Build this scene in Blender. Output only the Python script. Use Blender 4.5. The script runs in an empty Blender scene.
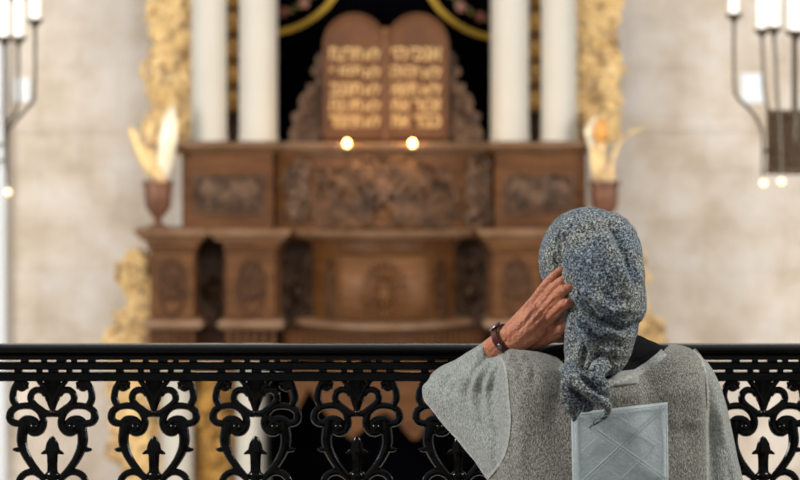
import bpy, bmesh, math, random
import numpy as np
from mathutils import Vector, Matrix, noise
from mathutils.bvhtree import BVHTree
PI = math.pi
F, HY, H = 2400.0, 120.0, 1.53
C = bpy.context.scene.collection
sc = bpy.context.scene
def P(px, py, D): return Vector(((px-400)/F*D, D, H-(py-HY)/F*D))
def S(px, D): return px/F*D

# ---------------------------------------------------------------- mesh builder
class MB:
    def __init__(s): s.v=[]; s.f=[]
    def add(s, vs, fs):
        n=len(s.v); s.v += [tuple(v) for v in vs]; s.f += [tuple(i+n for i in f) for f in fs]
    def box(s, a, b):
        x0,y0,z0=a; x1,y1,z1=b
        vs=[(x,y,z) for z in (z0,z1) for y in (y0,y1) for x in (x0,x1)]
        s.add(vs,[(0,2,3,1),(4,5,7,6),(0,1,5,4),(2,6,7,3),(0,4,6,2),(1,3,7,5)])
    def pbox(s, x0,x1,y0,y1,D0,D1):     # px box: front at D0, back at D1, size fixed by the front
        a=P(x0,y1,D0); b=P(x1,y0,D0); s.box((a.x,D0,a.z),(b.x,D1,b.z))
    def ell(s, c, r, n=12, m=8, rot=None):
        vs=[];fs=[]
        for i in range(m+1):
            t=PI*i/m
            for j in range(n):
                p=2*PI*j/n; q=Vector((r[0]*math.sin(t)*math.cos(p), r[1]*math.sin(t)*math.sin(p), r[2]*math.cos(t)))
                if rot is not None: q=rot@q
                vs.append(q+Vector(c))
        for i in range(m):
            for j in range(n):
                k=(j+1)%n; fs.append((i*n+j,(i+1)*n+j,(i+1)*n+k,i*n+k))
        s.add(vs,fs)
    def tube(s, pts, rad, n=8, flat=1.0, steps=4, cap=True):
        pts=[Vector(p) for p in pts]
        if not isinstance(rad,(list,tuple)): rad=[rad]*len(pts)
        Q=[];R=[]
        if steps>1 and len(pts)>2:
            for i in range(len(pts)-1):
                p0=pts[max(i-1,0)];p1=pts[i];p2=pts[i+1];p3=pts[min(i+2,len(pts)-1)]
                for k in range(steps):
                    t=k/steps
                    Q.append(0.5*((2*p1)+(p2-p0)*t+(2*p0-5*p1+4*p2-p3)*t*t+(3*p1-p0-3*p2+p3)*t**3))
                    R.append(rad[i]*(1-t)+rad[i+1]*t)
            Q.append(pts[-1]);R.append(rad[-1])
        else: Q=pts;R=list(rad)
        vs=[];fs=[];up=None
        for i,q in enumerate(Q):
            d=(Q[min(i+1,len(Q)-1)]-Q[max(i-1,0)])
            if d.length<1e-9: d=Vector((0,0,1))
            d.normalize()
            ref=Vector((0,1,0)) if abs(d.y)<0.9 else Vector((1,0,0))
            if up is not None: ref=up
            u=ref-d*ref.dot(d)
            if u.length<1e-6: u=d.orthogonal()
            u.normalize(); up=u; w=d.cross(u)
            for j in range(n):
                a=2*PI*j/n; vs.append(q+u*math.cos(a)*R[i]*flat+w*math.sin(a)*R[i])
        for i in range(len(Q)-1):
            for j in range(n):
                k=(j+1)%n; fs.append((i*n+j,i*n+k,(i+1)*n+k,(i+1)*n+j))
        if cap:
            fs.append(tuple(range(n-1,-1,-1))); b=(len(Q)-1)*n; fs.append(tuple(b+j for j in range(n)))
        s.add(vs,fs)
    def lathe(s, c, prof, n=24, a0=0, a1=2*PI):
        full=abs(a1-a0-2*PI)<1e-6; m=n if full else n+1
        vs=[(c[0]+r*math.cos(a0+(a1-a0)*j/n), c[1]+r*math.sin(a0+(a1-a0)*j/n), z) for r,z in prof for j in range(m)]
        fs=[(i*m+j,i*m+(j+1)%m,(i+1)*m+(j+1)%m,(i+1)*m+j) for i in range(len(prof)-1) for j in range(n)]
        if full:
            fs.append(tuple(range(m-1,-1,-1))); b=(len(prof)-1)*m; fs.append(tuple(b+j for j in range(m)))
        s.add(vs,fs)
    def rings(s, rings, cap=True):
        n=len(rings[0]); vs=[p for r in rings for p in r]
        fs=[(i*n+j,i*n+(j+1)%n,(i+1)*n+(j+1)%n,(i+1)*n+j) for i in range(len(rings)-1) for j in range(n)]
        if cap: fs.append(tuple(range(n-1,-1,-1))); b=(len(rings)-1)*n; fs.append(tuple(b+j for j in range(n)))
        s.add(vs,fs)
    def sweep(s, path, prof):            # path [(x,y)] in plan, prof [(out,z)], out is to the right of travel
        P2=[Vector(p) for p in path]; rings=[]
        for i,p in enumerate(P2):
            a=(P2[i]-P2[i-1]).normalized() if i>0 else None
            b=(P2[i+1]-P2[i]).normalized() if i<len(P2)-1 else None
            a=a or b; b=b or a
            na=Vector((a.y,-a.x)); nb=Vector((b.y,-b.x)); m=(na+nb)
            m = m.normalized() if m.length>1e-6 else na
            k=1/max(0.35,m.dot(na))
            rings.append([(p.x+m.x*o*k,p.y+m.y*o*k,z) for o,z in prof])
        s.rings(rings)
    def prism(s, outline, D0, D1):       # outline in (x,z) world, front D0 back D1
        n=len(outline)
        s.add([(x,D0,z) for x,z in outline]+[(x,D1,z) for x,z in outline],
              [tuple(range(n)),tuple(range(2*n-1,n-1,-1))]+[(i,(i+1)%n+0,(i+1)%n+n,i+n)[::-1] for i in range(n)])
    def build(s, name, mat, parent=None, smooth=True, origin=None, bevel=0, angle=40):
        me=bpy.data.meshes.new(name); o0=Vector(origin) if origin is not None else Vector((0,0,0))
        me.from_pydata([tuple(Vector(v)-o0) for v in s.v],[],s.f); me.update()
        bm=bmesh.new(); bm.from_mesh(me); bmesh.ops.recalc_face_normals(bm,faces=bm.faces); bm.to_mesh(me); bm.free()
        o=bpy.data.objects.new(name,me); C.objects.link(o); o.location=o0
        if mat: me.materials.append(mat)
        if parent: o.parent=parent; o.matrix_parent_inverse=Matrix.Translation(-Vector(parent.location))
        if smooth:
            me.shade_smooth()
            try: me.set_sharp_from_angle(angle=math.radians(angle))
            except Exception: pass
        if bevel:
            b=o.modifiers.new('b','BEVEL'); b.width=bevel; b.segments=2; b.limit_method='ANGLE'
        return o
def tag(o,label=None,cat=None,group=None,kind=None):
    if label:o['label']=label
    if cat:o['category']=cat
    if group:o['group']=group
    if kind:o['kind']=kind
    return o
def thing(name,label,cat,loc=(0,0,0),group=None):
    o=bpy.data.objects.new(name,None); C.objects.link(o); o.location=loc; o.empty_display_size=.1
    return tag(o,label,cat,group)

# ---------------------------------------------------------------- materials
def mat(name, col, rough=.6, metal=0, spec=.5, col2=None, scale=8, detail=4, lo=.35, hi=.65, bump=0, bscale=None, sheen=0, emit=None, estr=0, stretch=None, sss=0, extra=None):
    m=bpy.data.materials.new(name); m.use_nodes=True; nt=m.node_tree; N=nt.nodes; L=nt.links
    b=N['Principled BSDF']; b.inputs['Base Color'].default_value=(*col,1); b.inputs['Roughness'].default_value=rough
    b.inputs['Metallic'].default_value=metal; b.inputs['Specular IOR Level'].default_value=spec
    if sheen: b.inputs['Sheen Weight'].default_value=sheen; b.inputs['Sheen Roughness'].default_value=.4
    if sss: b.inputs['Subsurface Weight'].default_value=sss; b.inputs['Subsurface Radius'].default_value=(.012,.004,.002); b.inputs['Subsurface Scale'].default_value=1
    tc=N.new('ShaderNodeTexCoord'); mp=N.new('ShaderNodeMapping'); L.new(tc.outputs['Object'],mp.inputs[0])
    if stretch: mp.inputs['Scale'].default_value=stretch
    if col2:
        n=N.new('ShaderNodeTexNoise'); n.inputs['Scale'].default_value=scale; n.inputs['Detail'].default_value=detail; n.inputs['Roughness'].default_value=.6
        L.new(mp.outputs[0],n.inputs['Vector'])
        r=N.new('ShaderNodeValToRGB'); r.color_ramp.elements[0].position=lo; r.color_ramp.elements[1].position=hi
        r.color_ramp.elements[0].color=(*col2,1); r.color_ramp.elements[1].color=(*col,1)
        L.new(n.outputs['Fac'],r.inputs[0]); L.new(r.outputs[0],b.inputs['Base Color'])
        m['ramp']=r.name
    if bump:
        n2=N.new('ShaderNodeTexNoise'); n2.inputs['Scale'].default_value=bscale or scale*3; n2.inputs['Detail'].default_value=3
        L.new(mp.outputs[0],n2.inputs['Vector'])
        bp=N.new('ShaderNodeBump'); bp.inputs['Strength'].default_value=bump; bp.inputs['Distance'].default_value=.01
        L.new(n2.outputs['Fac'],bp.inputs['Height']); L.new(bp.outputs[0],b.inputs['Normal'])
    if emit: b.inputs['Emission Color'].default_value=(*emit,1); b.inputs['Emission Strength'].default_value=estr
    return m
M={}
M['wood']=mat('brown_wood',(.155,.062,.017),.5,0,.25,col2=(.085,.031,.008),scale=3,stretch=(1,1,6),bump=.3,bscale=30)
M['wood_light']=mat('light_brown_wood',(.22,.10,.04),.5,0,.3,col2=(.15,.063,.022),scale=3,stretch=(1,1,5),bump=.2,bscale=30)
M['wood_dark']=mat('dark_carved_wood',(.11,.047,.018),.6,0,.3,col2=(.045,.018,.006),scale=7,bump=.5,bscale=40)
M['wood_top']=mat('painted_sheen_wood_edge',(.30,.175,.10),.4,0,.5,col2=(.20,.105,.05),scale=4,bump=.1)  # paler wood: the sheen on cornice tops is put into the colour
M['wood_grey']=mat('greyish_carved_wood',(.17,.095,.052),.5,0,.4,col2=(.035,.016,.007),scale=9,bump=.4,bscale=50)
M['wood_carv']=mat('contrasty_carved_wood',(.19,.09,.038),.45,0,.4,col2=(.035,.014,.005),scale=6,bump=.4,bscale=40)
M['tablet']=mat('tablet_brown',(.15,.06,.02),.5,0,.3,col2=(.10,.038,.013),scale=4,bump=.2)
M['letter']=mat('gilded_letter',(.72,.47,.20),.45,.1,.5)
M['gold']=mat('pale_gilding',(.84,.59,.27),.42,.2,.5,col2=(.30,.17,.08),scale=7,lo=.33,hi=.52,bump=.4,bscale=30)  # dark noise patches put the relief's shade into the gilding colour
M['gold_deep']=mat('deep_gilding',(.62,.35,.08),.45,.3,.5,col2=(.3,.15,.04),scale=8,bump=.4,bscale=30)
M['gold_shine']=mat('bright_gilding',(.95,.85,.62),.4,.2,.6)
M['column']=mat('cream_column_plaster',(.63,.59,.505),.5,0,.3,col2=(.60,.56,.475),scale=2,bump=.02)
M['velvet']=mat('black_velvet',(.0015,.0015,.0025),1,0,0,col2=(.001,.001,.0015),scale=5)
M['embroid']=mat('gold_embroidery',(.50,.30,.03),.6,0,.2,col2=(.36,.22,.03),scale=60,bump=.3,bscale=120)
M['pink']=mat('pink_embroidery',(.50,.24,.20),.8,0,.1,col2=(.25,.12,.08),scale=30)
M['rose']=mat('red_embroidery',(.22,.07,.05),.8,0,.1,col2=(.1,.04,.03),scale=30)
M['green']=mat('green_embroidery',(.24,.20,.06),.8,0,.1,col2=(.10,.10,.03),scale=30)
M['urn']=mat('bronze_urn',(.22,.095,.05),.45,.2,.4,col2=(.13,.055,.03),scale=10,bump=.2)
M['iron']=mat('black_painted_iron',(.0012,.0012,.0014),.13,0,.27,col2=(.001,.001,.001),scale=30,bump=.05,bscale=60)
M['brass']=mat('dark_bronze_arm',(.10,.075,.05),.4,.4,.5,col2=(.05,.035,.02),scale=40)
M['drum']=mat('bronze_grille',(.16,.105,.06),.5,.3,.4,col2=(.07,.04,.02),scale=50)
M['candle']=mat('glowing_candle_tube',(.95,.92,.85),.4,emit=(1,.93,.80),estr=.45)
M['bulb']=mat('warm_bulb',(1,.9,.7),.3,emit=(1,.60,.30),estr=2.2)
M['flame']=mat('warm_flame',(1,.8,.4),.3,emit=(1,.62,.20),estr=20)
M['wax']=mat('candle_wax',(.9,.75,.5),.4,emit=(1,.45,.12),estr=1.5)
M['paper']=mat('white_notice_paper',(.92,.95,.97),.6,emit=None)
M['floor']=mat('hall_stone_floor',(.55,.48,.40),.4,0,.4,col2=(.42,.36,.30),scale=1.5,bump=.05)
M['balc']=mat('balcony_tile',(.32,.28,.24),.5,0,.4,col2=(.24,.21,.18),scale=3,bump=.05)
M['bench']=mat('bench_wood',(.16,.08,.04),.5,col2=(.10,.05,.025),scale=3,stretch=(1,6,6),bump=.1)
M['skin']=mat('skin',(.66,.27,.15),.45,0,.4,col2=(.50,.175,.095),scale=45,bump=.5,bscale=160,sss=.15)
M['strap']=mat('oxblood_leather_strap',(.11,.018,.014),.35,0,.5,col2=(.05,.01,.01),scale=60)
M['steel']=mat('brushed_steel',(.20,.18,.17),.35,.7)
M['black']=mat('black_jersey',(.006,.006,.007),.85,0,.15,col2=(.003,.003,.004),scale=80)
M['skirt']=mat('dark_skirt_cloth',(.02,.02,.025),.9,0,.1,col2=(.012,.012,.015),scale=40,bump=.2)
M['knit']=mat('sheer_grey_knit',(.49,.475,.415),.9,0,.1,col2=(.125,.12,.102),scale=380,detail=5,lo=.40,hi=.60,bump=.5,bscale=320,sheen=.6,stretch=(1.5,1,.6))
M['knit2']=mat('sheer_pale_knit_sleeve',(.54,.565,.52),.9,0,.1,col2=(.24,.26,.235),scale=300,detail=5,lo=.38,hi=.62,bump=.45,bscale=260,sheen=1,stretch=(1.4,1,.7))
M['band']=mat('pale_knit_band',(.62,.64,.58),.9,0,.1,col2=(.32,.34,.31),scale=200,bump=.4,bscale=260,sheen=.6)
M['patch']=mat('pale_blue_grey_patch_cloth',(.66,.745,.755),.85,0,.15,col2=(.56,.64,.65),scale=120,lo=.3,hi=.7,bump=.12,bscale=180,sheen=.4)
M['stitch']=mat('pale_stitching',(.55,.62,.62),.9)
M['label']=mat('grey_cloth_tag',(.42,.42,.385),.9,col2=(.33,.33,.30),scale=200)
# scarf: speckled blue grey
def scarf_mat():
    m=mat('speckled_blue_grey_scarf',(.24,.29,.32),.85,0,.15,col2=(.1,.13,.17),scale=270,sheen=.08)
    nt=m.node_tree;N=nt.nodes;L=nt.links;r=[n for n in N if n.type=='VALTORGB'][0];b=N['Principled BSDF']
    no=[n for n in N if n.type=='TEX_NOISE'][0]; no.inputs['Detail'].default_value=5; no.inputs['Roughness'].default_value=.75
    e=r.color_ramp.elements; e[0].position=.42;e[0].color=(.010,.014,.022,1);e[1].position=.61;e[1].color=(.60,.62,.58,1)
    x=e.new(.47);x.color=(.075,.090,.105,1);x=e.new(.53);x.color=(.19,.205,.205,1)
    big=N.new('ShaderNodeTexNoise'); big.inputs['Scale'].default_value=16; big.inputs['Detail'].default_value=2
    mp=[n for n in N if n.type=='MAPPING'][0]; L.new(mp.outputs[0],big.inputs['Vector'])
    rr=N.new('ShaderNodeValToRGB'); rr.color_ramp.elements[0].position=.4; rr.color_ramp.elements[1].position=.6
    rr.color_ramp.elements[0].color=(.80,.88,1.02,1); rr.color_ramp.elements[1].color=(1.12,1.10,1.02,1)
    mx=N.new('ShaderNodeMixRGB'); mx.blend_type='MULTIPLY'; mx.inputs[0].default_value=1
    L.new(big.outputs['Fac'],rr.inputs[0]); L.new(r.outputs[0],mx.inputs[1]); L.new(rr.outputs[0],mx.inputs[2]); L.new(mx.outputs[0],b.inputs['Base Color'])
    return m
M['scarf']=scarf_mat()
def wall_mat():
    m=bpy.data.materials.new('pale_stone_block_wall'); m.use_nodes=True; nt=m.node_tree;N=nt.nodes;L=nt.links
    b=N['Principled BSDF']; b.inputs['Roughness'].default_value=.85; b.inputs['Specular IOR Level'].default_value=.2
    tc=N.new('ShaderNodeTexCoord'); sp=N.new('ShaderNodeSeparateXYZ'); cb=N.new('ShaderNodeCombineXYZ')
    L.new(tc.outputs['Object'],sp.inputs[0]); L.new(sp.outputs['X'],cb.inputs['X']); L.new(sp.outputs['Z'],cb.inputs['Y'])
    wob=N.new('ShaderNodeTexNoise'); wob.inputs['Scale'].default_value=2.5; L.new(cb.outputs[0],wob.inputs['Vector'])
    add=N.new('ShaderNodeMixRGB'); add.blend_type='ADD'; add.inputs[0].default_value=.12; L.new(cb.outputs[0],add.inputs[1]); L.new(wob.outputs['Color'],add.inputs[2])
    br=N.new('ShaderNodeTexBrick'); L.new(add.outputs[0],br.inputs['Vector']); br.inputs['Scale'].default_value=1
    br.inputs['Brick Width'].default_value=.62; br.inputs['Row Height'].default_value=.40; br.inputs['Mortar Size'].default_value=.018; br.inputs['Mortar Smooth'].default_value=.9
    br.inputs['Color1'].default_value=(.75,.665,.565,1); br.inputs['Color2'].default_value=(.725,.655,.58,1); br.inputs['Mortar'].default_value=(.69,.61,.525,1)
    n=N.new('ShaderNodeTexNoise'); n.inputs['Scale'].default_value=1.9; n.inputs['Detail'].default_value=4; n.inputs['Roughness'].default_value=.62; L.new(cb.outputs[0],n.inputs['Vector'])
    r=N.new('ShaderNodeValToRGB'); e=r.color_ramp.elements; e[0].position=.36;e[0].color=(.84,.785,.70,1);e[1].position=.62;e[1].color=(1.1,1.12,1.16,1)
    x=e.new(.5); x.color=(1.0,.98,.95,1)
    L.new(n.outputs['Fac'],r.inputs[0])
    mx=N.new('ShaderNodeMixRGB'); mx.blend_type='MULTIPLY'; mx.inputs[0].default_value=1; L.new(br.outputs['Color'],mx.inputs[1]); L.new(r.outputs[0],mx.inputs[2])
    L.new(mx.outputs[0],b.inputs['Base Color'])
    bp=N.new('ShaderNodeBump'); bp.inputs['Strength'].default_value=.5; bp.inputs['Distance'].default_value=.03; L.new(n.outputs['Fac'],bp.inputs['Height']); L.new(bp.outputs[0],b.inputs['Normal'])
    return m
M['wall']=wall_mat()
M['pier']=mat('white_plaster_pier',(.80,.83,.84),.7,col2=(.76,.79,.80),scale=2)

# ---------------------------------------------------------------- setting
FLZ=-3.6
m=MB(); m.box((-9,19.0,FLZ),(9,19.3,6.5)); tag(m.build('wall_back',M['wall'],smooth=False),kind='structure')
m=MB(); m.box((-9,5.4,FLZ-.2),(9,19.3,FLZ)); tag(m.build('floor',M['floor'],smooth=False),kind='structure')
m=MB(); m.box((-9,-2,-.25),(9,5.4,0)); tag(m.build('floor_balcony',M['balc'],smooth=False),kind='structure')
m=MB()
for a,b in ((-9,S(142-400,19)),(S(600-400,19),9)):
    m.sweep([(a,19.0),(b,19.0)],[(0,P(0,133,19).z),(.02,P(0,133,19).z),(.035,P(0,128,19).z),(.035,P(0,125,19).z),(0,P(0,124,19).z)])
tag(m.build('trim_1',M['wall'],smooth=False),kind='structure')
m=MB(); a=P(5,0,16.5); a=P(5,0,18.85); m.box((a.x-.7,18.85,FLZ),(a.x,19.05,6.5)); tag(m.build('wall_left',M['pier'],smooth=False),kind='structure')

# ---------------------------------------------------------------- ark helpers
rnd=random.Random(7)
def spiral(m, cx, cz, D, r, turns=1.4, start=0, sgn=1, tr=.014, flat=1.0, rise=0):
    pts=[];rad=[]
    k=int(14*turns)
    for i in range(k+1):
        t=i/k; a=start+sgn*t*turns*2*PI; q=r*(1-.85*t)
        pts.append((cx+q*math.cos(a),D-.012*t-rise,cz+q*math.sin(a))); rad.append(tr*(1.1-.45*t))
    m.tube(pts,rad,n=6,flat=flat,steps=1)
def leaf(m, c, L, w, ang, th=.02):
    m.ell(c,(L,th,w),n=8,m=6,rot=Matrix.Rotation(-ang,3,'Y'))
def carve(m, x0,x1,y0,y1, D, seed, sz=.09, tr=.014, sym=True, dens=1.0, oval=False):
    # carved scrollwork filling a px rectangle, mirrored about its middle
    r=random.Random(seed); cx=(x0+x1)/2; w=(x1-x0)/2; h=(y1-y0)/2; cy=(y0+y1)/2
    s=sz/18*F if False else sz*F/D
    n=int(dens*(w*(y1-y0))/(s*s*1.6))+1
    for i in range(n):
        u=r.uniform(.05,1); v=r.uniform(-1,1)
        if oval and u*u+v*v>1: continue
        rr=sz*r.uniform(.35,.75); st=r.uniform(0,6.28); sg=r.choice((-1,1)); la=r.uniform(0,3.14); L=sz*r.uniform(.3,.6)
        du=r.uniform(-.5,.5)*s; dv=r.uniform(-.5,.5)*s
        for side in ((-1,1) if sym else (1,)):
            p=P(cx+side*u*(w-s*.35), cy+v*(h-s*.35), D)
            spiral(m,p.x,p.z,D,rr,1.3,st if side>0 else PI-st,sg*side,tr)
            q=P(cx+side*(u*(w-s*.3))+side*du, cy+v*(h-s*.3)+dv, D)
            leaf(m,(q.x,D,q.z),L,L*.35,la if side>0 else PI-la)
CX=384.0
def mx(px): return 2*CX-px

# ---------------------------------------------------------------- the ark
ark=thing('torah_ark','huge carved brown wooden ark with cream columns and gilding against the stone wall','ark',(P(CX,0,18).x,18.3,FLZ))
Z=lambda py,D=18: P(0,py,D).z
X=lambda px,D=18: P(px,0,D).x
def plan(pxs, depth):
    return [(X(px,d),d) for px,d in zip(pxs,depth)]
D0=17.85
def bow(x0,x1,D,b,n=14):
    r=[]
    for i in range(n+1):
        t=i/n; d=D-b*math.sin(PI*t)**.8 if 0<t<1 else D
        px=x0+(x1-x0)*t; r.append((X(px,D),d))
    return r
Zf=lambda py,D=17.85: P(0,py,D).z
# upper plinth : side blocks and bowed centre
body=MB()
for a,b in ((182,273),(mx(273),mx(182))):
    body=MB(); body.box((X(a,D0),D0,Zf(234)),(X(b,D0),18.5,Zf(150)))
    body.build('side_block',M['wood'],ark,smooth=False,bevel=.008)
m=MB(); bw=bow(272,mx(272),17.95,.42)
m.sweep([(bw[0][0],18.4)]+bw+[(bw[-1][0],18.4)],[(0,Zf(236)),(0,Zf(148)),(-.12,Zf(148)),(-.12,Zf(236))]); m.build('bowed_front',M['wood'],ark)
cap=[(0,Zf(153)),(.03,Zf(152)),(.05,Zf(149)),(.085,Zf(147)),(.10,Zf(144)),(.10,Zf(142.5)),(.0,Zf(142.5)),(-.3,Zf(142.5)),(-.3,Zf(153))]
pth=[(X(181,D0),18.5),(X(181,D0),D0),(X(273,D0),D0)]+[(x,y) for x,y in bow(277,mx(277),17.93,.42)]+[(X(mx(273),D0),D0),(X(mx(181),D0),D0),(X(mx(181),D0),18.5)]
m=MB(); m.sweep(pth,cap); m.build('upper_cornice',M['wood_top'],ark)
m=MB(); m.box((X(186,D0),D0+.02,Zf(146)),(X(mx(186),D0),18.75,Zf(143.2))); m.build('top_shelf',M['wood_top'],ark,smooth=False)
# raised frame + carved panel in side blocks
for a,b in ((195,263),(mx(263),mx(195))):
    m=MB(); m.pbox(a,b,176,213,D0-.012,D0+.02); 
    m.build('panel_field',M['wood_dark'],ark,smooth=False)
    m=MB(); carve(m,a+2,b-2,178,211,D0-.02,3,sz=.085,tr=.015,dens=3)
    for yy in (176,213): m.tube([P(a,yy,D0-.02),P(b,yy,D0-.02)],.009,6)
    for xx in (a,b): m.tube([P(xx,176,D0-.02),P(xx,213,D0-.02)],.009,6)
    m.build('carved_panel',M['wood_grey'],ark)
# bowed centre carving: follows the bow
def bend(mb, x0,x1,D,b):
    xa,xb=X(x0,D),X(x1,D)
    for i,v in enumerate(mb.v):
        t=min(1,max(0,(v[0]-xa)/(xb-xa))); mb.v[i]=(v[0],v[1]-b*math.sin(PI*t)**.8 if 0<t<1 else v[1],v[2])
for q0,q1,sd in ((279,307,11),(461,489,12)):
    m=MB(); carve(m,q0,q1,156,226,17.94,sd,sz=.13,tr=.024,sym=False,dens=5.0)
    for k in range(3): m.ell(P((q0+q1)/2,172+k*20,17.93),(.06,.05,.05))
    bend(m,272,mx(272),17.95,.42); m.build('carved_panel',M['wood_grey'],ark)
m=MB(); carve(m,314,454,157,227,17.93,23,sz=.16,tr=.026,dens=3.2)
for k in range(40):
    a=k/40*2*PI; b_=(k+1)/40*2*PI
    for rr in (1,):
        m.tube([P(384+66*math.cos(a),190+33*math.sin(a),17.93),P(384+66*math.cos(b_),190+33*math.sin(b_),17.93)],.014,6,steps=1)
bend(m,272,mx(272),17.95,.42); m.build('carved_panel',M['wood_carv'],ark)
for xx in (277,309,459,491):
    m=MB(); m.tube([P(xx,153,17.95),P(xx,229,17.95)],.016,8)
    bend(m,272,mx(272),17.95,.42); m.build('beading',M['wood'],ark)
# lower storey
DL=17.75
def lower_cap(pxa,pxb,D,yt=229,yb=241,name='cornice_block'):
    m=MB(); xa,xb=X(pxa,D),X(pxb,D); z1,z0=P(0,yt,D).z,P(0,yb,D).z; h=z1-z0
    m.sweep([(xa,18.3),(xa,D),(xb,D),(xb,18.3)],[(-.06,z0),(0,z0),(.02,z0+h*.35),(.05,z0+h*.55),(.06,z1),(-.06,z1)])
    m.box((xa,D,z1-.03),(xb,18.4,z1-.004)); m.build(name,M['wood_top'],ark)
for f in (lambda a:a, mx):
    for (a,b) in ((142,202),(215,283)):
        a2,b2=sorted((f(a),f(b))); lower_cap(a2,b2,DL)
        m=MB(); i,j=(a2+8,b2-8) if b-a<65 else ((227,275) if a2<384 else (mx(275),mx(227)))
        # pilaster, slightly flared at the top
        for (ya,yb,e) in ((241,247,4),(247,252,2),(252,318,0)):
            m.pbox(i-e,j+e,ya,yb,DL-.0-.01*e,18.3)
        m.build('pilaster',M['wood'],ark,smooth=False,bevel=.006)
        m=MB(); cc=(i+j)/2; carve(m,cc-11,cc+11,262,312,DL-.01,31,sz=.08,tr=.014,dens=3,oval=True)
        for k in range(26):
            a_=k/26*2*PI;b_=(k+1)/26*2*PI; m.tube([P(cc+13*math.cos(a_),287+28*math.sin(a_),DL-.01),P(cc+13*math.cos(b_),287+28*math.sin(b_),DL-.01)],.012,6,steps=1)
        m.build('carved_panel',M['wood_dark'],ark)
        m=MB(); xa,xb=X(i-3,DL),X(j+3,DL); z1,z0=Zf(319,DL),Zf(329,DL)
        m.sweep([(xa,18.3),(xa,DL),(xb,DL),(xb,18.3)],[(-.06,z0),(.02,z0),(.05,z0+.03),(.04,z1-.02),(.01,z1),(-.06,z1)]); m.box((xa,DL,z0),(xb,18.3,z1-.01))
        m.build('pilaster_base',M['wood_top'],ark)
        # fluted support below base
        m=MB()
        for k in range(6):
            xx=i+2+(j-i-4)*k/5; m.tube([P(xx,329,DL+.12),P(xx,347,DL+.12)],.022,8)
        m.build('fluted_support',M['wood'],ark)
# recessed wall of lower storey with dark arched niches
m=MB(); m.box((X(150),18.15,Z(352)),(X(mx(150)),18.6,Z(229))); m.build('back_panel',M['wood_dark'],ark,smooth=False)
m=MB(); m.box((X(188),18.0,Z(238)),(X(mx(188)),18.6,Z(228.5))); m.build('lower_shelf',M['wood_top'],ark,smooth=False)
def niche(px0,px1,yt,yb,D,seed):
    c=(px0+px1)/2; w=(px1-px0)/2
    inner=[(X(px0+.0,D),P(0,yb,D).z)]
    arch=[P(c+w*.92*math.cos(a),yt+w*1.0-w*1.0*math.sin(a),D) for a in [PI-PI*k/12 for k in range(13)]]
    m=MB(); O=[P(px0-3,yt-4,D),P(px1+3,yt-4,D)]
    # spandrel board: quads from arch to top edge
    vs=[];fs=[]
    pts=[P(c-w*.92,yb,D)]+arch+[P(c+w*.92,yb,D)]
    outs=[P(px0-3,yb,D),P(px0-3,yt+w,D)]+[P(c+(w+3)*math.cos(PI-PI*k/12) if False else (px0-3+(px1-px0+6)*k/12),yt-4,D) for k in range(1,12)]+[P(px1+3,yt+w,D),P(px1+3,yb,D)]
    n=len(pts)
    for k in range(n-1):
        a,b,c2,d=pts[k],pts[k+1],outs[k+1],outs[k]
        b0=len(vs); dd=Vector((0,.12,0)); vs+= [a,b,c2,d,a+dd,b+dd,c2+dd,d+dd]
        fs+=[(b0,b0+1,b0+2,b0+3),(b0,b0+4,b0+5,b0+1),(b0+4,b0+7,b0+6,b0+5)]
    m.add(vs,fs); fr=m.build('niche_frame',M['wood'],ark,smooth=False)
    # shell-like rosette
    m=MB(); m.pbox(px0+2,px1-2,yt+10,yb,18.13,18.16); q=(px0+px1)/2; cy=(yt+yb)/2+8
    for ring,(rr,k) in enumerate(((w*.62,14),(w*.36,9))):
        for i in range(k):
            a=2*PI*i/k; p=P(q+rr*math.cos(a),cy+rr*1.6*math.sin(a),18.12-.03*ring); leaf(m,p,S(w*.24,18),S(w*.11,18),-a,.03)
    m.ell(P(q,cy,18.06),(S(w*.2,18),.04,S(w*.3,18)))
    carve(m,px0+3,px1-3,yt+10,yb,18.12,seed,sz=.08,tr=.016,dens=2.2)
    m.build('niche_carving',M['wood_grey'],ark)
for f in (lambda a:a, mx):
    a,b=sorted((f(197),f(225))); niche(a,b,238,326,17.95,51)
    a,b=sorted((f(279),f(318))); niche(a,b,238,330,17.95,52)
# bowed centre of lower storey
m=MB(); bl=bow(313,mx(313),17.95,.40)
m.sweep([(bl[0][0],18.3)]+bl+[(bl[-1][0],18.3)],[(0,Zf(330)),(0,Zf(238)),(-.12,Zf(238)),(-.12,Zf(330))]); m.build('bowed_front',M['wood'],ark)
m=MB(); bl2=bow(283,mx(283),17.97,.50)
z1,z0=Zf(228.5),Zf(237)
m.sweep(bl2,[(-.25,z0),(0,z0),(.03,z0+.02),(.06,z0+.04),(.07,z1),(-.25,z1)]); m.build('lower_cornice',M['wood_top'],ark)
m=MB(); z1,z0=Zf(319),Zf(327)
m.sweep(bow(300,mx(300),17.97,.47),[(-.25,z0),(.0,z0),(.05,z0+.02),(.05,z0+.04),(.02,z1),(-.25,z1)]); m.build('base_moulding',M['wood_top'],ark)
m=MB(); m.pbox(340,428,255,318,17.93,17.99); bend(m,313,mx(313),17.95,.40)
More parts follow.
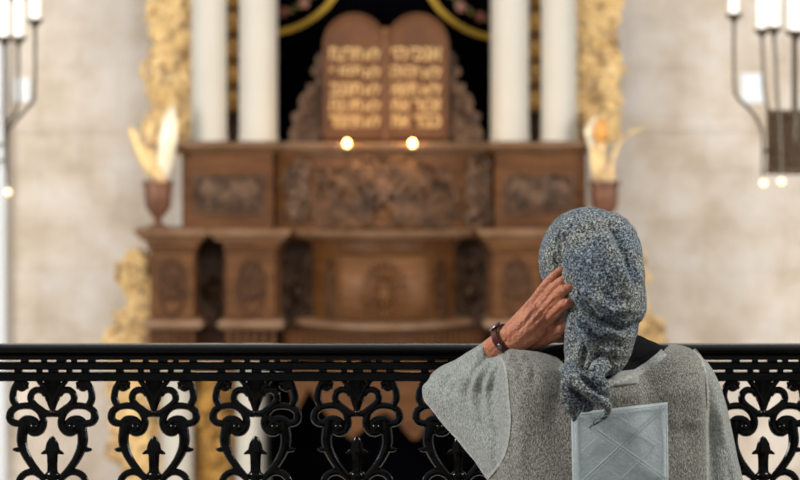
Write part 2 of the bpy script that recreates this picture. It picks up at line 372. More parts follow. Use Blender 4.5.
# subdivide light field properly
m=MB(); n=16; vs=[];fs=[]
for i in range(n+1):
    px=341+(427-341)*i/n; t=(px-313)/(mx(313)-313); d=17.945-.40*math.sin(PI*t)**.8
    for py in (254,318): vs.append((X(px,17.95),d-.012,Zf(py)))
for i in range(n): fs.append((2*i,2*i+1,2*i+3,2*i+2))
m.add(vs,fs); o=m.build('light_panel',M['wood_light'],ark); md=o.modifiers.new('s','SOLIDIFY'); md.thickness=.02
m=MB()
for k in range(22):
    px=342+84*k/21; m.ell(P(px,256,17.93),(.016,.02,.03),8,6)
for xx in (338,430): m.tube([P(xx,243,17.93),P(xx,318,17.93)],.016,8)
m.tube([P(314,250,17.93)]+[P(314+140*k/10,250,17.93) for k in range(1,11)],.012,6,steps=1)
bend(m,313,mx(313),17.95,.40); m.build('dentil_course',M['wood'],ark)
m=MB(); m.ell(P(385,291,17.95),(S(24,18),.02,S(32,18)),24,10); bend(m,313,mx(313),17.95,.40); m.build('medallion_field',M['wood_dark'],ark)
m=MB()
for ring,(rx,ry,k,sz) in enumerate(((21,29,26,.045),(14,20,16,.045),(7,10,8,.04))):
    for i in range(k):
        a=2*PI*i/k; leaf(m,P(385+rx*math.cos(a),291+ry*math.sin(a),17.92-.015*ring),sz,sz*.42,-a,.022)
m.ell(P(385,291,17.9),(.05,.04,.07))
bend(m,313,mx(313),17.95,.40); m.build('egg_medallion',M['wood'],ark)
for q0,q1 in ((320,336),(432,448)):
    m=MB(); carve(m,q0,q1,258,316,17.93,61,sz=.06,tr=.014,sym=False,dens=3)
    bend(m,313,mx(313),17.95,.40); m.build('carved_panel',M['wood_dark'],ark)
# fluted frieze and apron with pointed arches
m=MB()
for k in range(34):
    px=286+(mx(286)-286)*k/33; t=k/33; m.tube([P(px,328,18.0-.35*math.sin(PI*t)),P(px,352,18.0-.35*math.sin(PI*t))],.020,6)
m.build('fluted_frieze',M['wood'],ark)
m=MB(); m.box((X(150),17.9,Z(362)),(X(mx(150)),18.6,Z(347))); m.build('lower_plinth_slab',M['wood_light'],ark,smooth=False,bevel=.01)
edge=[(289,378),(292,396),(297,411),(303,400),(309,388),(318,402),(334,424),(345,434),(353,440),(359,433),(368,424),(384,412),(397,420),(404,430),(413,440),(419,438),(424,430),(436,408),(452,396),(459,388),(465,400),(471,411),(476,396),(479,378)]
m=MB(); out=[(X(a,17.9),P(0,b,17.9).z) for a,b in edge]
vs=[];fs=[];n=len(edge)
for a,b in edge: vs+=[P(a,356,17.9),P(a,b,17.9),P(a,356,17.96),P(a,b,17.96)]
for i in range(n-1):
    j=4*i;k=j+4; fs+=[(j,j+1,k+1,k),(j+2,k+2,k+3,j+3),(j+1,j+3,k+3,k+1)]
m.add(vs,fs); m.build('arched_apron',M['wood'],ark,smooth=False)
# columns
def column(px0,px1,yt,yb,D,name='column'):
    c=P((px0+px1)/2,0,D); r=S((px1-px0)/2,D); z1,z0=Z(yt,D),Z(yb,D)
    m=MB(); m.lathe((c.x,D),[(r*1.04,z0),(r*1.04,z0+.03),(r,z0+.05),(r,z1)],32); return m.build(name,M['column'],ark)
for f in (lambda a:a,mx):
    for a,b in ((191,227),(239,277.5)):
        a2,b2=sorted((f(a),f(b))); column(a2,b2,-160,141,18.05)
    for a,b in ((161,193),(236,269)):
        a2,b2=sorted((f(a),f(b))); column(a2,b2,362,560,18.25)
# frames between columns
for f in (lambda a:a,mx):
    a2,b2=sorted((f(196),f(275))); m=MB(); m.box((X(a2,18.3),18.3,Z(143,18.3)),(X(b2,18.3),18.7,Z(-160,18.3))); m.build('side_frame',M['wood_dark'],ark,smooth=False)
    m=MB()
    for y in range(-40,112,26):
        p=P(f(233),y+10,18.2); m.ell(p,(.055,.05,.085)); 
        for s in (-1,1): spiral(m,p.x+.03*s,p.z-.03,18.17,.045,1.2,PI/2,s,.014); leaf(m,(p.x,18.18,p.z+.05*s),.05,.02,PI/2)
    m.build('gilded_ornament',M['gold_deep'],ark)
# outer gilded wings (baroque scroll strips)
def gilded(m, path, seed, D, dens=1.0, sz=.11):
    r=random.Random(seed)
    for (px,py,rad) in path:
        nn=int(dens*6*(rad/12)**1.3)+2
        for i in range(nn):
            a=r.uniform(0,6.28); q=rad*math.sqrt(r.random())*.82
            p=P(px+q*math.cos(a),py+q*math.sin(a)*1.0,D+r.uniform(-.06,.06))
            if r.random()<.55: spiral(m,p.x,p.z,p.y,sz*r.uniform(.4,.8),1.3,r.uniform(0,6.28),r.choice((-1,1)),.022*sz/.11)
            L=sz*r.uniform(.35,.75); leaf(m,p,L,L*.42,r.uniform(0,3.14),.035)
for f,sd in ((lambda a:a,5),(mx,6)):
    m=MB(); path=[]
    for y in range(-150,142,9):
        w=8*math.sin(y*.06)+ (4 if 60<y<90 else 0)
        for xx in (163+w*.2,174,186): path.append((f(xx-(3*math.sin(y*.11))),y,11))
    gilded(m,path,sd,18.35,.62,.15)
    bk=MB()
    vs=[];fs=[]
    for y in range(-160,146,6):
        w=3*math.sin(y*.13)+2*math.sin(y*.31); vs+=[P(f(154+w),y,18.45),P(f(205),y,18.45),P(f(154+w),y,18.55),P(f(205),y,18.55)]
    for i in range(len(vs)//4-1):
        j=4*i;k=j+4; fs+=[(j,j+1,k+1,k),(j+2,k+2,k+3,j+3),(j,k,k+2,j+2),(j+1,j+3,k+3,k+1)]
    bk.add(vs,fs); bk.build('wing_backing',M['wood_grey'],ark); m.build('gilded_wing',M['gold'],ark)
    m=MB(); path=[(140,258,8),(138,268,13),(132,280,12),(142,290,13),(145,303,12),(140,315,12),(130,322,12),(120,334,11),(118,346,12),(138,344,14),(152,338,12),(150,322,10),(130,356,16),(140,370,17),(128,385,17),(140,400,18),(126,418,17),(140,436,17),(126,452,15),(140,470,16),(130,490,16),(135,515,18),(135,540,18)]
    gilded(m,[(f(a),b,c) for a,b,c in path],sd+10,18.35,1.0,.14)
    m.tube([P(f(a),b,18.38) for a,b in ((142,250),(131,272),(144,300),(126,324),(114,346),(140,372),(132,430),(135,500),(135,560))],[.05,.08,.08,.07,.07,.1,.1,.1,.1],10,flat=.6)
    m.build('gilded_scroll',M['gold'],ark)
    m=MB(); a2,b2=sorted((f(196),f(234))); m.box((X(a2,18.4),18.4,FLZ),(X(b2,18.4),18.6,Z(362,18.4)))
    gilded(m,[((a2+b2)/2+dx,y,9) for y in range(375,560,11) for dx in (-9,9)],sd+20,18.38,.9,.09)
    m.build('gilded_pilaster',M['gold_deep'],ark)
# base
m=MB(); m.box((X(95),17.95,FLZ),(X(mx(95)),18.75,Z(560))); m.build('base',M['wood'],ark,smooth=False,bevel=.01)
m=MB(); m.box((X(271,18.5),18.55,Z(560)),(X(mx(271),18.5),18.7,Z(360))); m.box((X(269),18.0,Z(480)),(X(273),18.6,Z(380)));m.box((X(495),18.0,Z(480)),(X(499),18.6,Z(380)))
m.build('dark_recess_lining',M['velvet'],ark,smooth=False)

# curtain
cur=thing('ark_curtain','black velvet curtain with gold embroidered arcs hanging behind the tablets','curtain',(X(CX),18.5,Z(143)))
m=MB(); vs=[];fs=[];nx=60;ny=2
for i in range(nx+1):
    px=266+(502-266)*i/nx; d=18.5+.03*math.sin(i*1.1)
    for py in (-170,144): vs.append(P(px,py,d))
for i in range(nx): fs.append((2*i,2*i+1,2*i+3,2*i+2))
m.add(vs,fs); o=m.build('cloth',M['velvet'],cur); md=o.modifiers.new('s','SOLIDIFY'); md.thickness=.01
for sgn in (1,-1):
    cxx,cyy,R=(265,-50,83.5) if sgn>0 else (504,-47,85.5)
    m=MB(); m.tube([P(cxx+R*math.cos(a),cyy+R*math.sin(a),18.44) for a in [2*PI*k/64 for k in range(65)]],.022,8,flat=.5,steps=1); m.build('embroidered_ring',M['embroid'],cur)
    g=MB();
    for k in range(48):
        a=2*PI*k/48; p=P(cxx+(R-18)*math.cos(a),cyy+(R-18)*math.sin(a),18.44); leaf(g,p,.035,.014,-a+.7,.012)
    g.build('embroidered_garland',M['green'],cur)
    for (px,py,mt) in ((304,3,'pink'),(283,12,'rose')) if sgn>0 else ((461,7,'pink'),(481,17,'rose')):
        fl=MB(); p=P(px,py,18.42)
        for k in range(6): leaf(fl,(p.x+.022*math.cos(k*PI/3),18.42,p.z+.022*math.sin(k*PI/3)),.024,.016,k*PI/3,.012)
        fl.build('embroidered_flower',M[mt],cur)

# tablets
DT=18.0
tab=thing('commandment_tablets','pair of round-topped brown tablets with gilded Hebrew lines standing on the ark','tablets',P(386,143,DT))
def tab_outline(c,w,yt,yb,ins=0):
    r=w-ins; pts=[(c-r,yb-ins),(c+r,yb-ins)]+[(c+r*math.cos(a),yt+w-r*math.sin(a)*1.0) for a in [PI*k/20 for k in range(21)]]
    return [(P(x,y,DT).x,P(x,y,DT).z) for x,y in pts]
for c in (354.6,417.2):
    m=MB(); m.prism(tab_outline(c,31.8,13,141.5),DT,DT+.1); o=m.build('tablet',M['tablet'],tab,smooth=False,bevel=.006)
    m=MB(); pts=[Vector((x,DT-.005,z)) for x,z in tab_outline(c,31.8,13,141.5,3.2)]; m.tube(pts+[pts[0]],.018,6,steps=1); m.build('tablet_rim',M['tablet'],tab)
m=MB(); m.ell(P(385.5,31,DT-.03),(.035,.03,.03)); m.tube([P(385.5,34,DT-.02),P(385.5,140,DT-.02)],.018,8); m.build('finial',M['wood_light'],tab)
def word(txt,x0,x1,y0,y1,parent):
    cu=bpy.data.curves.new('t','FONT'); cu.body=txt[::-1]; cu.extrude=.03; cu.resolution_u=2; cu.offset=.018
    ob=bpy.data.objects.new('t',cu); C.objects.link(ob); bpy.context.view_layer.update()
    me=bpy.data.meshes.new_from_object(ob.evaluated_get(bpy.context.evaluated_depsgraph_get()))
    bpy.data.objects.remove(ob)
    co=np.zeros(len(me.vertices)*3); me.vertices.foreach_get('co',co); co=co.reshape(-1,3)
    if len(co)==0: return
    a,b=co.min(0),co.max(0); p0=P(x0,y1,DT-.02); p1=P(x1,y0,DT-.02)
    c2=co.copy(); c2[:,0]=p0.x+(co[:,0]-a[0])/(b[0]-a[0])*(p1.x-p0.x); c2[:,2]=p0.z+(co[:,1]-a[1])/(b[1]-a[1])*(p1.z-p0.z); c2[:,1]=DT-.012-co[:,2]*.4
    o0=p0; c2-=np.array(o0); me.vertices.foreach_set('co',c2.ravel()); me.update()
    me.materials.clear(); me.materials.append(M['letter'])
    o=bpy.data.objects.new('hebrew_word',me); C.objects.link(o); o.location=o0; o.parent=parent; o.matrix_parent_inverse=Matrix.Translation(-Vector(parent.location))
rows=[(47.5,60),(66,78),(83,95),(99.5,111),(115,127)]
Lw=['תרצח','תנאף','תגנב','תענה','תחמד']
Rw=[('אנכי','ה׳',410,441,391,406),('לא','יהיה',422,441,391,418),('לא','תשא',421,441,391,417),('זכור','את',413,441,391,409),('כבד','את',414,441,391,409)]
for (y0,y1),w,(a,b,xa,xb,xc,xd) in zip(rows,Lw,Rw):
    word('לא',364,380,y0,y1,tab); word(w,330,361,y0,y1,tab)
    word(a,xa,xb,y0,y1,tab); word(b,xc,xd,y0,y1,tab)
for s in (-1,1):
    f=lambda a:a if s<0 else 772-a
    m=MB()
    for (px,py,r,st) in ((305,122,13,0),(309,103,10,1),(300,134,9,2),(315,88,7,2.5),(317,72,5.5,1),(319,60,4,0),(314,130,9,4),(297,118,7,5)):
        p=P(f(px),py,18.1); spiral(m,p.x,p.z,18.06,S(r,18),1.6,st if s<0 else PI-st,-s,S(r*.24,18)); leaf(m,(p.x,18.1,p.z),S(r*.9,18),S(r*.7,18),.6*s,.04)
    m.tube([P(f(x),y,18.12) for x,y in ((316,142),(316,120),(318,100),(320,84),(321,62),(322,52))],[.05,.05,.04,.03,.03,.02],10,flat=.4)
    m.tube([P(f(x),y,18.1) for x,y in ((290,141),(300,140),(318,139))],[.05,.06,.06],8)
    m.ell(P(f(305),112,18.1),(.05,.03,.06)); m.ell(P(f(297),128,18.1),(.03,.03,.05))
    m.build('side_scroll',M['wood_grey'],tab)

# two candles
for i_,(px,lab) in enumerate(((347,'small lit candle on the ark ledge before the left tablet'),(412.5,'small lit candle on the ark ledge before the right tablet'))):
    d=17.36; zt=P(px,150.5,d).z
    c=Vector((P(px,0,d).x,d,zt))
    t=thing('votive_candle',lab,'candle',c,'votive candles on the ark ledge')
    m=MB(); m.lathe((c.x,d),[(.012,zt-.02),(.02,zt),(.03,zt+.012),(.03,zt+.02),(.012,zt+.02)],16); m.tube([(c.x,d,zt-.01),(c.x,d+.06,zt-.01),(c.x,d+.12,zt)],.008,6); m.build('holder',M['brass'],t)
    m=MB(); m.lathe((c.x,d),[(.024,zt+.015),(.026,zt+.03)],16); m.build('wax',M['wax'],t)
    m=MB(); m.lathe((c.x,d),[(.001,zt+.03),(.017,zt+.036),(.023,zt+.05),(.015,zt+.066),(.001,zt+.08)],12); m.build('flame',M['flame'],t)
    l=bpy.data.lights.new('flame_glow','POINT'); l.energy=4.5; l.color=(1,.55,.2); l.shadow_soft_size=.02
    lo=bpy.data.objects.new('flame_glow',l); C.objects.link(lo); lo.location=(c.x,d-.02,zt+.13); lo.parent=t; lo.matrix_parent_inverse=Matrix.Translation(-Vector(t.location))

# urns with gilded flames
for side in (0,1):
    px=158 if side==0 else 604.5; D=17.72; zt=P(0,229,17.75).z+.002; c=Vector((X(px,D),D,zt))
    t=thing('gilded_urn','brown urn with gilded leaves on the ark\'s left shoulder' if side==0 else 'brown urn with gilded plume on the ark\'s right shoulder, behind the scarf','urn',c,'urns on the ark shoulders')
    h=Zf(181,D)-zt; r=S(15,D)
    m=MB(); m.lathe((c.x,D),[(r*.75,zt),(r*.75,zt+h*.05),(r*.3,zt+h*.12),(r*.22,zt+h*.2),(r*.55,zt+h*.32),(r*.85,zt+h*.45),(r*.92,zt+h*.7),(r*.92,zt+h*.88),(r*1.05,zt+h*.9),(r*1.05,zt+h),(r*.8,zt+h),(r*.7,zt+h*.8)],28); m.build('urn_bowl',M['urn'],t)
    if side==0:
        m=MB(); m.tube([P(159,182,D),P(150,168,D),P(141,150,D),P(134,135,D),P(129,127,D)],[.03,.045,.05,.035,.008],8,flat=.35)
        m.tube([P(158,184,D),P(153,160,D+.02),P(150,140,D+.02),P(152,120,D+.02)],[.03,.05,.04,.006],8,flat=.4)
        m.tube([P(162,184,D),P(157,170,D),P(158,160,D)],[.05,.05,.01],8); m.build('gilded_leaf',M['gold'],t)
        m=MB(); m.tube([P(161,182,D),P(164,165,D),P(168,140,D-.03),P(170,120,D-.03),P(173,106,D)],[.03,.06,.07,.055,.01],10,flat=.5); m.build('shining_leaf',M['gold_shine'],t)
    else:
        m=MB(); m.tube([P(603,184,D),P(600,165,D),P(598,145,D),P(600,125,D),P(606,112,D)],[.06,.07,.06,.05,.01],10,flat=.5)
        m.tube([P(612,184,D),P(612,165,D),P(617,148,D),P(626,136,D),P(637,130,D),P(645,129,D)],[.02,.02,.016,.013,.01,.004],8); m.build('gilded_leaf',M['gold'],t)
        m=MB(); m.tube([P(592,150,D),P(591,132,D-.02),P(596,117,D)],[.02,.045,.01],10,flat=.5); m.build('shining_leaf',M['gold_shine'],t)
        m=MB(); m.ell(P(601,131,D-.08),(.06,.04,.09)); m.build('amber_boss',mat('amber_glaze',(.78,.36,.08),.4,.1),t)

# chandeliers
def chandelier(label, D, arms, drum, hubx):
    base=P(hubx,150,D); t=thing('chandelier',label,'chandelier',base)
    x0,x1,y0,y1=drum; c=P((x0+x1)/2,0,D); r=S((x1-x0)/2,D); z1,z0=Z(y0,D),Z(y1,D)
    m=MB(); m.lathe((c.x,D),[(r*.9,z0),(r*.9,z1)],32)
    for k in range(28):
        a=2*PI*k/28
        for s in (-1,1):
            m.tube([(c.x+r*math.cos(a+s*u*.8),D+r*math.sin(a+s*u*.8),z0+(z1-z0)*u) for u in (0,.25,.5,.75,1)],.008,5,steps=1)
    for z in (z0,z1): m.tube([(c.x+r*math.cos(2*PI*k/32),D+r*math.sin(2*PI*k/32),z) for k in range(33)],.015,6,steps=1)
    m.build('hub_drum',M['drum'],t)
    m=MB(); m.tube([(c.x,D,z0),(c.x,D,5.2)],.02,8); m.build('hanging_rod',M['brass'],t)
    for (px,yc,pts,bulb,dd,hw) in arms:
        d=D+dd
        m=MB(); m.tube([P(x,y,d if i<len(pts)-1 else d) for i,(x,y) in enumerate(pts)],S(1.7,D),8,steps=3)
        e=P(pts[-1][0],pts[-1][1]-25,d); 
        if drum: m.tube([e,(c.x+.8*r*(1 if e.x>c.x else -1)*min(1,abs(e.x-c.x)/r),D,e.z)],.01,6)
        arm=m.build('arm',M['brass'],t)
        q=P(px,yc,d); w=S(hw,D)
        m=MB(); m.lathe((q.x,q.y),[(S(1.5,D),q.z-S(10,D)),(w*.45,q.z-S(6,D)),(w*1.35,q.z-S(1,D)),(w*1.35,q.z+S(1.5,D)),(w*.8,q.z+S(1.5,D))],20); m.build('cup',M['brass'],arm)
        m=MB(); m.lathe((q.x,q.y),[(w*.85,q.z),(w*.85,q.z+S(34,D)),(w*.5,q.z+S(38,D)),(w*.1,q.z+S(46,D))],16); m.build('candle_tube',M['candle'],arm)
        if bulb: m=MB(); b=P(bulb[0],bulb[1],d); m.ell(b,(S(3.6,D),)*3,12,8); m.build('bulb',M['bulb'],arm)
    return t
chandelier('bronze chandelier with candle tubes at the left edge before the white pier',14.0,
    [(35,20.5,((35,27),(35,60),(34.5,96),(29,106),(15,122),(8,132),(7,150),(7,186)),(8,192),0,6),
     (18.5,38,((18.5,45),(18.5,80),(18,108),(9,120),(7,133),(7,170)),None,.12,6),
     (4,38,((4,45),(4,90),(4,115),(5,140),(6,170)),None,-.1,6),(-50,30,((-50,38),(-50,100),(-38,120),(-36,160)),None,0,6)],(-36,-4,112,168),-20)
chandelier('bronze chandelier with candle tubes and lattice drum at the right edge',14.0,
    [(734,15,((734,24),(734,60),(734.5,88),(738,98),(752,112),(761,128),(763,142),(763,176)),(763.5,183),-.1,6),
     (762,30,((762,39),(763,60),(764,88),(768,108),(775,120),(777,140)),None,.25,6),
     (774,28,((774,37),(776,60),(777,90),(779,120),(780.5,150),(781,174)),(781.5,181.5),-.25,6),
     (796,32,((796,44),(796,70),(796,100),(795,125),(795,140)),None,-.25,8),
     (858,18,((858,26),(858,90),(840,112),(826,128),(824,170)),(824,182),0,6)],(768,822,112,172),795)
for (x0,x1,y0,y1,lab) in ((14,30,78,102,'small white notice on the stone wall behind the left chandelier'),(741,764,73,103,'white square notice on the stone wall beside the right chandelier')):
    m=MB(); m.pbox(x0,x1,y0,y1,18.96,19.0); tag(m.build('wall_notice',M['paper'],smooth=False,origin=P((x0+x1)/2,(y0+y1)/2,18.98)),lab,'notice')

# ---------------------------------------------------------------- railing
DR=5.15
rail=thing('balcony_railing','glossy black cast-iron balcony railing with scrollwork balusters in front of the seated person','railing',(P(400,0,DR).x,DR,0))
XL,XR=-2.6,2.6
zz=lambda py,D=5.12: P(0,py,D).z
m=MB(); zt=zz(346.6,5.105); z0=zz(360.0,5.105)
m.sweep([(XL,DR),(XR,DR)],[(-.045,z0),(.045,z0),(.045,z0+.008),(.040,z0+.012),(.043,z0+.016),(.045,z0+.020),(.043,zt-.004),(.036,zt),(-.036,zt),(-.045,zt-.006)]); m.build('handrail',M['iron'],rail,angle=30)
for (a,b) in ((362.0,370.0),(372.2,381.4)):
    m=MB(); z1,z0=zz(a,5.14),zz(b,5.14); m.sweep([(XL,DR),(XR,DR)],[(-.011,z0),(.009,z0),(.011,z0+.002),(.011,z1-.002),(.009,z1),(-.011,z1)]); m.build('rail_bar',M['iron'],rail,angle=30)
pitch=101.55; XS=[52.4+pitch*k for k in range(-4,12)]
k_=1/4.365
def bal():
    m=MB(); u=S(1,DR)
    def pt(zx,zy,dy=0): 
        dx=(zx-231)*k_*u; z=P(0,370+zy*k_,DR).z; return Vector((dx,dy,z))
    W=u*k_
    paths=[([(112,78),(96,84),(84,72),(96,60),(88,52),(70,72),(60,100),(60,130),(76,162)],[8,9,10,11,14,12,12,13,12]),
     ([(76,162),(52,180),(46,208),(58,228),(86,234),(112,228)],[12,13,14,13,12,11]),
     ([(76,162),(115,156),(150,162),(178,186),(192,220),(188,250),(172,270),(148,274),(130,262),(128,242),(146,232)],[11,12,12,12,13,13,13,13,12,11,13]),
     ([(200,112),(186,92),(160,88),(140,104),(137,130),(152,152),(178,172),(205,190),(231,190)],[9,11,12,12,12,12,12,12,12]),
     ([(88,232),(112,216),(142,218),(162,236),(160,258),(140,262),(132,248)],[10,13,14,14,13,12,12]),
     ([(108,222),(102,262),(98,310),(108,352),(130,396),(162,440),(200,482)],[15,18,18,16,14,13,12]),
     ([(92,345),(74,348),(58,346)],[12,8,3]),
     ([(168,44),(190,70),(206,96),(222,130)],[8,10,13,16]),
     ([(96,44),(104,56),(128,62)],[10,10,6]),
     ([(92,500),(88,480),(104,458),(130,446),(158,448),(186,466)],[12,12,12,12,12,12]),
    ]
    for pts,rad in paths:
        for s in (-1,1):
            m.tube([Vector((s*pt(x,y).x*-1 if False else (pt(x,y).x if s<0 else -pt(x,y).x),0,pt(x,y).z)) for x,y in pts],[q*W*1.32 for q in rad],8,flat=.9,steps=4)
    for s in (-1,1):
        q=pt(148,250); m.ell((q.x*-s,0,q.z),(24*W,.012,22*W)); q=pt(118,76); m.ell((q.x*-s,0,q.z),(11*W,.009,9*W))
    # centre
    m.tube([pt(231,44),pt(231,90),pt(231,130),pt(231,160),pt(231,176)],[38*W,36*W,28*W,18*W,12*W],8,flat=.5)
    m.ell(pt(231,186),(17*W,.011,17*W))
    m.tube([pt(231,288),pt(231,300),pt(231,322),pt(231,345),pt(231,360),pt(231,372),pt(231,430),pt(231,450)],[3*W,15*W,27*W,32*W,34*W,24*W,22*W,26*W],8,flat=.45,steps=2)
    for s in (-1,1): m.tube([pt(231+s*18,352),pt(231+s*36,360),pt(231+s*50,366)],[14*W,10*W,3*W],6,flat=.6)
    m.ell(pt(231,462),(36*W,.012,24*W))
    # lower half: mirrored scrolls, ring, spindle and foot
    for s in (-1,1):
        m.tube([pt(231+s*x,y) for x,y in ((30,486),(70,520),(110,560),(128,620),(112,680),(70,720),(40,700),(52,668),(80,672))],[12*W]*6+[11*W,10*W,12*W],8,flat=.9)
        m.tube([pt(231+s*x,y) for x,y in ((140,500),(150,520),(130,548),(104,546))],[12*W,12*W,11*W,12*W],8,flat=.9)
        m.tube([pt(231+s*x,y) for x,y in ((70,720),(110,780),(128,850),(120,930),(80,990),(46,1040),(30,1120),(60,1190),(110,1240),(126,1300),(100,1370),(60,1380),(54,1340))],12*W,8,flat=.9)
    m.tube([pt(231,470),pt(231,600),pt(231,760),pt(231,1000),pt(231,1400),pt(231,2200)],[16*W,10*W,18*W,12*W,18*W,14*W],8)
    zb=.10
    for s in (-1,1): m.tube([(s*.055,0,pt(0,1380).z),(s*.065,0,.45),(s*.03,0,.25),(s*.06,0,zb)],.008,8)
    m.tube([(0,0,.6),(0,0,zb)],.010,8)
    for dx,w in ((-34,8),(-13,6),(1,10),(17,6),(33,8)):
        m.box((dx*u-w*u/2,-.004,zz(372.8,5.14)),(dx*u+w*u/2,.006,zz(369.5,5.14))); dx+=w*.8
        m.box((dx*u-w*u/2,-.004,zz(362.6,5.14)),(dx*u+w*u/2,.006,zz(359.3,5.14)))
    return m
b0=bal().build('baluster',M['iron'],None)
for i,cx in enumerate(XS):
    o=b0 if i==0 else b0.copy()
    if i: C.objects.link(o)
    o.location=(P(cx,0,DR).x,DR,0); o.parent=rail; o.matrix_parent_inverse=Matrix.Translation(-Vector(rail.location))
m=MB(); m.sweep([(XL,DR),(XR,DR)],[(-.02,.06),(.02,.06),(.02,.105),(-.02,.105)]); m.build('bottom_rail',M['iron'],rail)
for x in (XL+.02,XR-.02,-1.3,1.3):
    m=MB(); m.tube([(x,DR,0),(x,DR,.1)],.02,10); m.build('foot',M['iron'],rail)

# ---------------------------------------------------------------- the seated woman
DP=4.45
def remesh(m, vox, smooth=6, fac=.5):
    o=m.build('tmp',None,None,smooth=False)
    a=o.modifiers.new('r','REMESH'); a.mode='VOXEL'; a.voxel_size=vox
    if smooth: b=o.modifiers.new('s','SMOOTH'); b.iterations=smooth; b.factor=fac
    bpy.context.view_layer.update(); me=bpy.data.meshes.new_from_object(o.evaluated_get(bpy.context.evaluated_depsgraph_get()))
    bpy.data.objects.remove(o); return me
def arr(me):
    co=np.zeros(len(me.vertices)*3); me.vertices.foreach_get('co',co); return co.reshape(-1,3)
def nrm(me):
    co=np.zeros(len(me.vertices)*3); me.vertex_normals.foreach_get('vector',co); return co.reshape(-1,3)
def to_px(co): return co[:,0]/co[:,1]*F+400, (H-co[:,2])/co[:,1]*F+HY
def polydist(u,v,poly):
    best=np.full(len(u),1e9); tt=np.zeros(len(u)); n=len(poly)-1
    for i in range(n):
        ax,ay=poly[i];bx,by=poly[i+1]; dx,dy=bx-ax,by-ay; L=dx*dx+dy*dy+1e-9
        t=np.clip(((u-ax)*dx+(v-ay)*dy)/L,0,1); d=np.hypot(u-ax-t*dx,v-ay-t*dy)
        k=d<best; best=np.where(k,d,best); tt=np.where(k,(i+t)/n,tt)
    return best,tt
def fold(me, folds, back=None):
    co=arr(me);N=nrm(me);u,v=to_px(co); disp=np.zeros(len(co))
    facing=np.clip(-N[:,1]*1.5+.6,0,1)
    for poly,w,amp in folds:
        d,t=polydist(u,v,poly); disp+=amp*np.exp(-(d/w)**2)*np.clip(np.minimum(t,1-t)*4+.06,0,1)*facing
    co=co+N*disp[:,None]; me.vertices.foreach_set('co',co.ravel()); me.update()
def noisy(me,amp,scale):
    co=arr(me);N=nrm(me)
    d=np.array([noise.noise(Vector(c)*scale) for c in co]); co=co+N*(d*amp)[:,None]; me.vertices.foreach_set('co',co.ravel()); me.update()
def mkobj(me,name,mt,parent):
    o=bpy.data.objects.new(name,me); C.objects.link(o); me.materials.clear(); me.materials.append(mt); me.shade_smooth()
    if parent: o.parent=parent; o.matrix_parent_inverse=Matrix.Translation(-Vector(parent.location))
    return o
def sup(cx,cz,D,w,dep,n=28,e=2.4):
    r=[]
    for k in range(n):
        a=2*PI*k/n; c,s=math.cos(a),math.sin(a)
        r.append((cx+w*math.copysign(abs(c)**(2/e),c), D+dep*math.copysign(abs(s)**(2/e),s), cz))
    return r
def loft(m,rows,D,e=2.4):      # rows: (y,xl,xr,halfdepth[,dD])
    R=[]
    for row in rows:
        y,xl,xr,hd=row[:4]; dd=row[4] if len(row)>4 else 0; a=P(xl,y,D);b=P(xr,y,D)
        R.append(sup((a.x+b.x)/2,a.z,D+dd,(b.x-a.x)/2,hd,e=e))
    m.rings(R)
def cutfaces(me, keep):
    bm=bmesh.new(); bm.from_mesh(me); bm.verts.ensure_lookup_table()
    kill=[v for v in bm.verts if not keep(v.co)]
    bmesh.ops.delete(bm,geom=kill,context='VERTS'); bm.to_mesh(me); bm.free()

per=thing('person','person in speckled scarf and grey knit top seated at the railing, hand raised to head','person',(P(605,0,DP).x,DP+.02,0))
per.name='person'
# --- body: one continuous mesh (hidden body in coarse voxels, hand and forearm fine)
sx=P(605,0,DP).x
bd=MB()
torso_rows=[(356,560,650,.05,.03),(372,528,682,.075,.02),(395,516,696,.09),(440,520,692,.095),(520,530,682,.10),(600,520,690,.11),(650,512,700,.12,.01),(672,520,692,.10,.02)]
loft(bd,torso_rows,DP)
bd.tube([P(600,365,DP+.02),P(597,335,DP+.03),P(595,310,DP+.04)],[.06,.055,.055],12,steps=2)
hc=P(594,268,DP+.05); bd.ell(hc,(.074,.092,.100),20,14); bd.ell(hc+Vector((0,.045,-.065)),(.05,.045,.045),14,10)
bd.tube([hc+Vector((0,.088,.01)),hc+Vector((0,.108,-.02)),hc+Vector((0,.09,-.034))],[.007,.013,.009],8)
for s in (-1,1): bd.ell(hc+Vector((s*.076,.0,-.01)),(.010,.02,.03),10,8)
kz=.50
for s in (-1,1):
    hip=Vector((sx+s*.09,DP+.02,.55)); kn=Vector((sx+s*.11,DP+.46,.54)); an=Vector((sx+s*.11,DP+.36,.09)); toe=Vector((sx+s*.12,DP+.56,.035))
    bd.tube([hip,hip.lerp(kn,.5),kn],[.085,.078,.06],14,steps=2); bd.tube([kn,kn.lerp(an,.35),an],[.058,.055,.036],14,steps=2); bd.tube([an+Vector((0,-.03,-.04)),an+Vector((0,.08,-.045)),toe],[.042,.038,.028],12,steps=2)
bd.tube([P(688,382,DP),P(712,440,DP+.02),P(716,520,DP+.05)],[.042,.04,.036],12,steps=2)
bd.tube([P(716,520,DP+.05),P(690,560,DP+.18),P(655,585,DP+.30)],[.036,.032,.024],12,steps=2)
rh=P(655,585,DP+.30); bd.tube([rh,rh+Vector((-.05,.05,-.02)),rh+Vector((-.08,.09,-.045))],[.026,.035,.03],12,steps=2)
for k,(dx,ln) in enumerate(((-.028,.05),(-.009,.065),(.010,.062),(.028,.05))):
    q=rh+Vector((-.08+dx*.8,.09+dx*.8,-.045)); bd.tube([q,q+Vector((-ln*.5,ln*.6,-.015)),q+Vector((-ln*.7,ln*.85,-.035))],[.010,.009,.007],8,steps=2)
bd.tube([P(530,380,DP+.01),P(492,387,DP+.11),P(454,392,DP+.19)],[.034,.030,.030],12,steps=2)
me_b=remesh(bd,.006,4)
hd=MB()
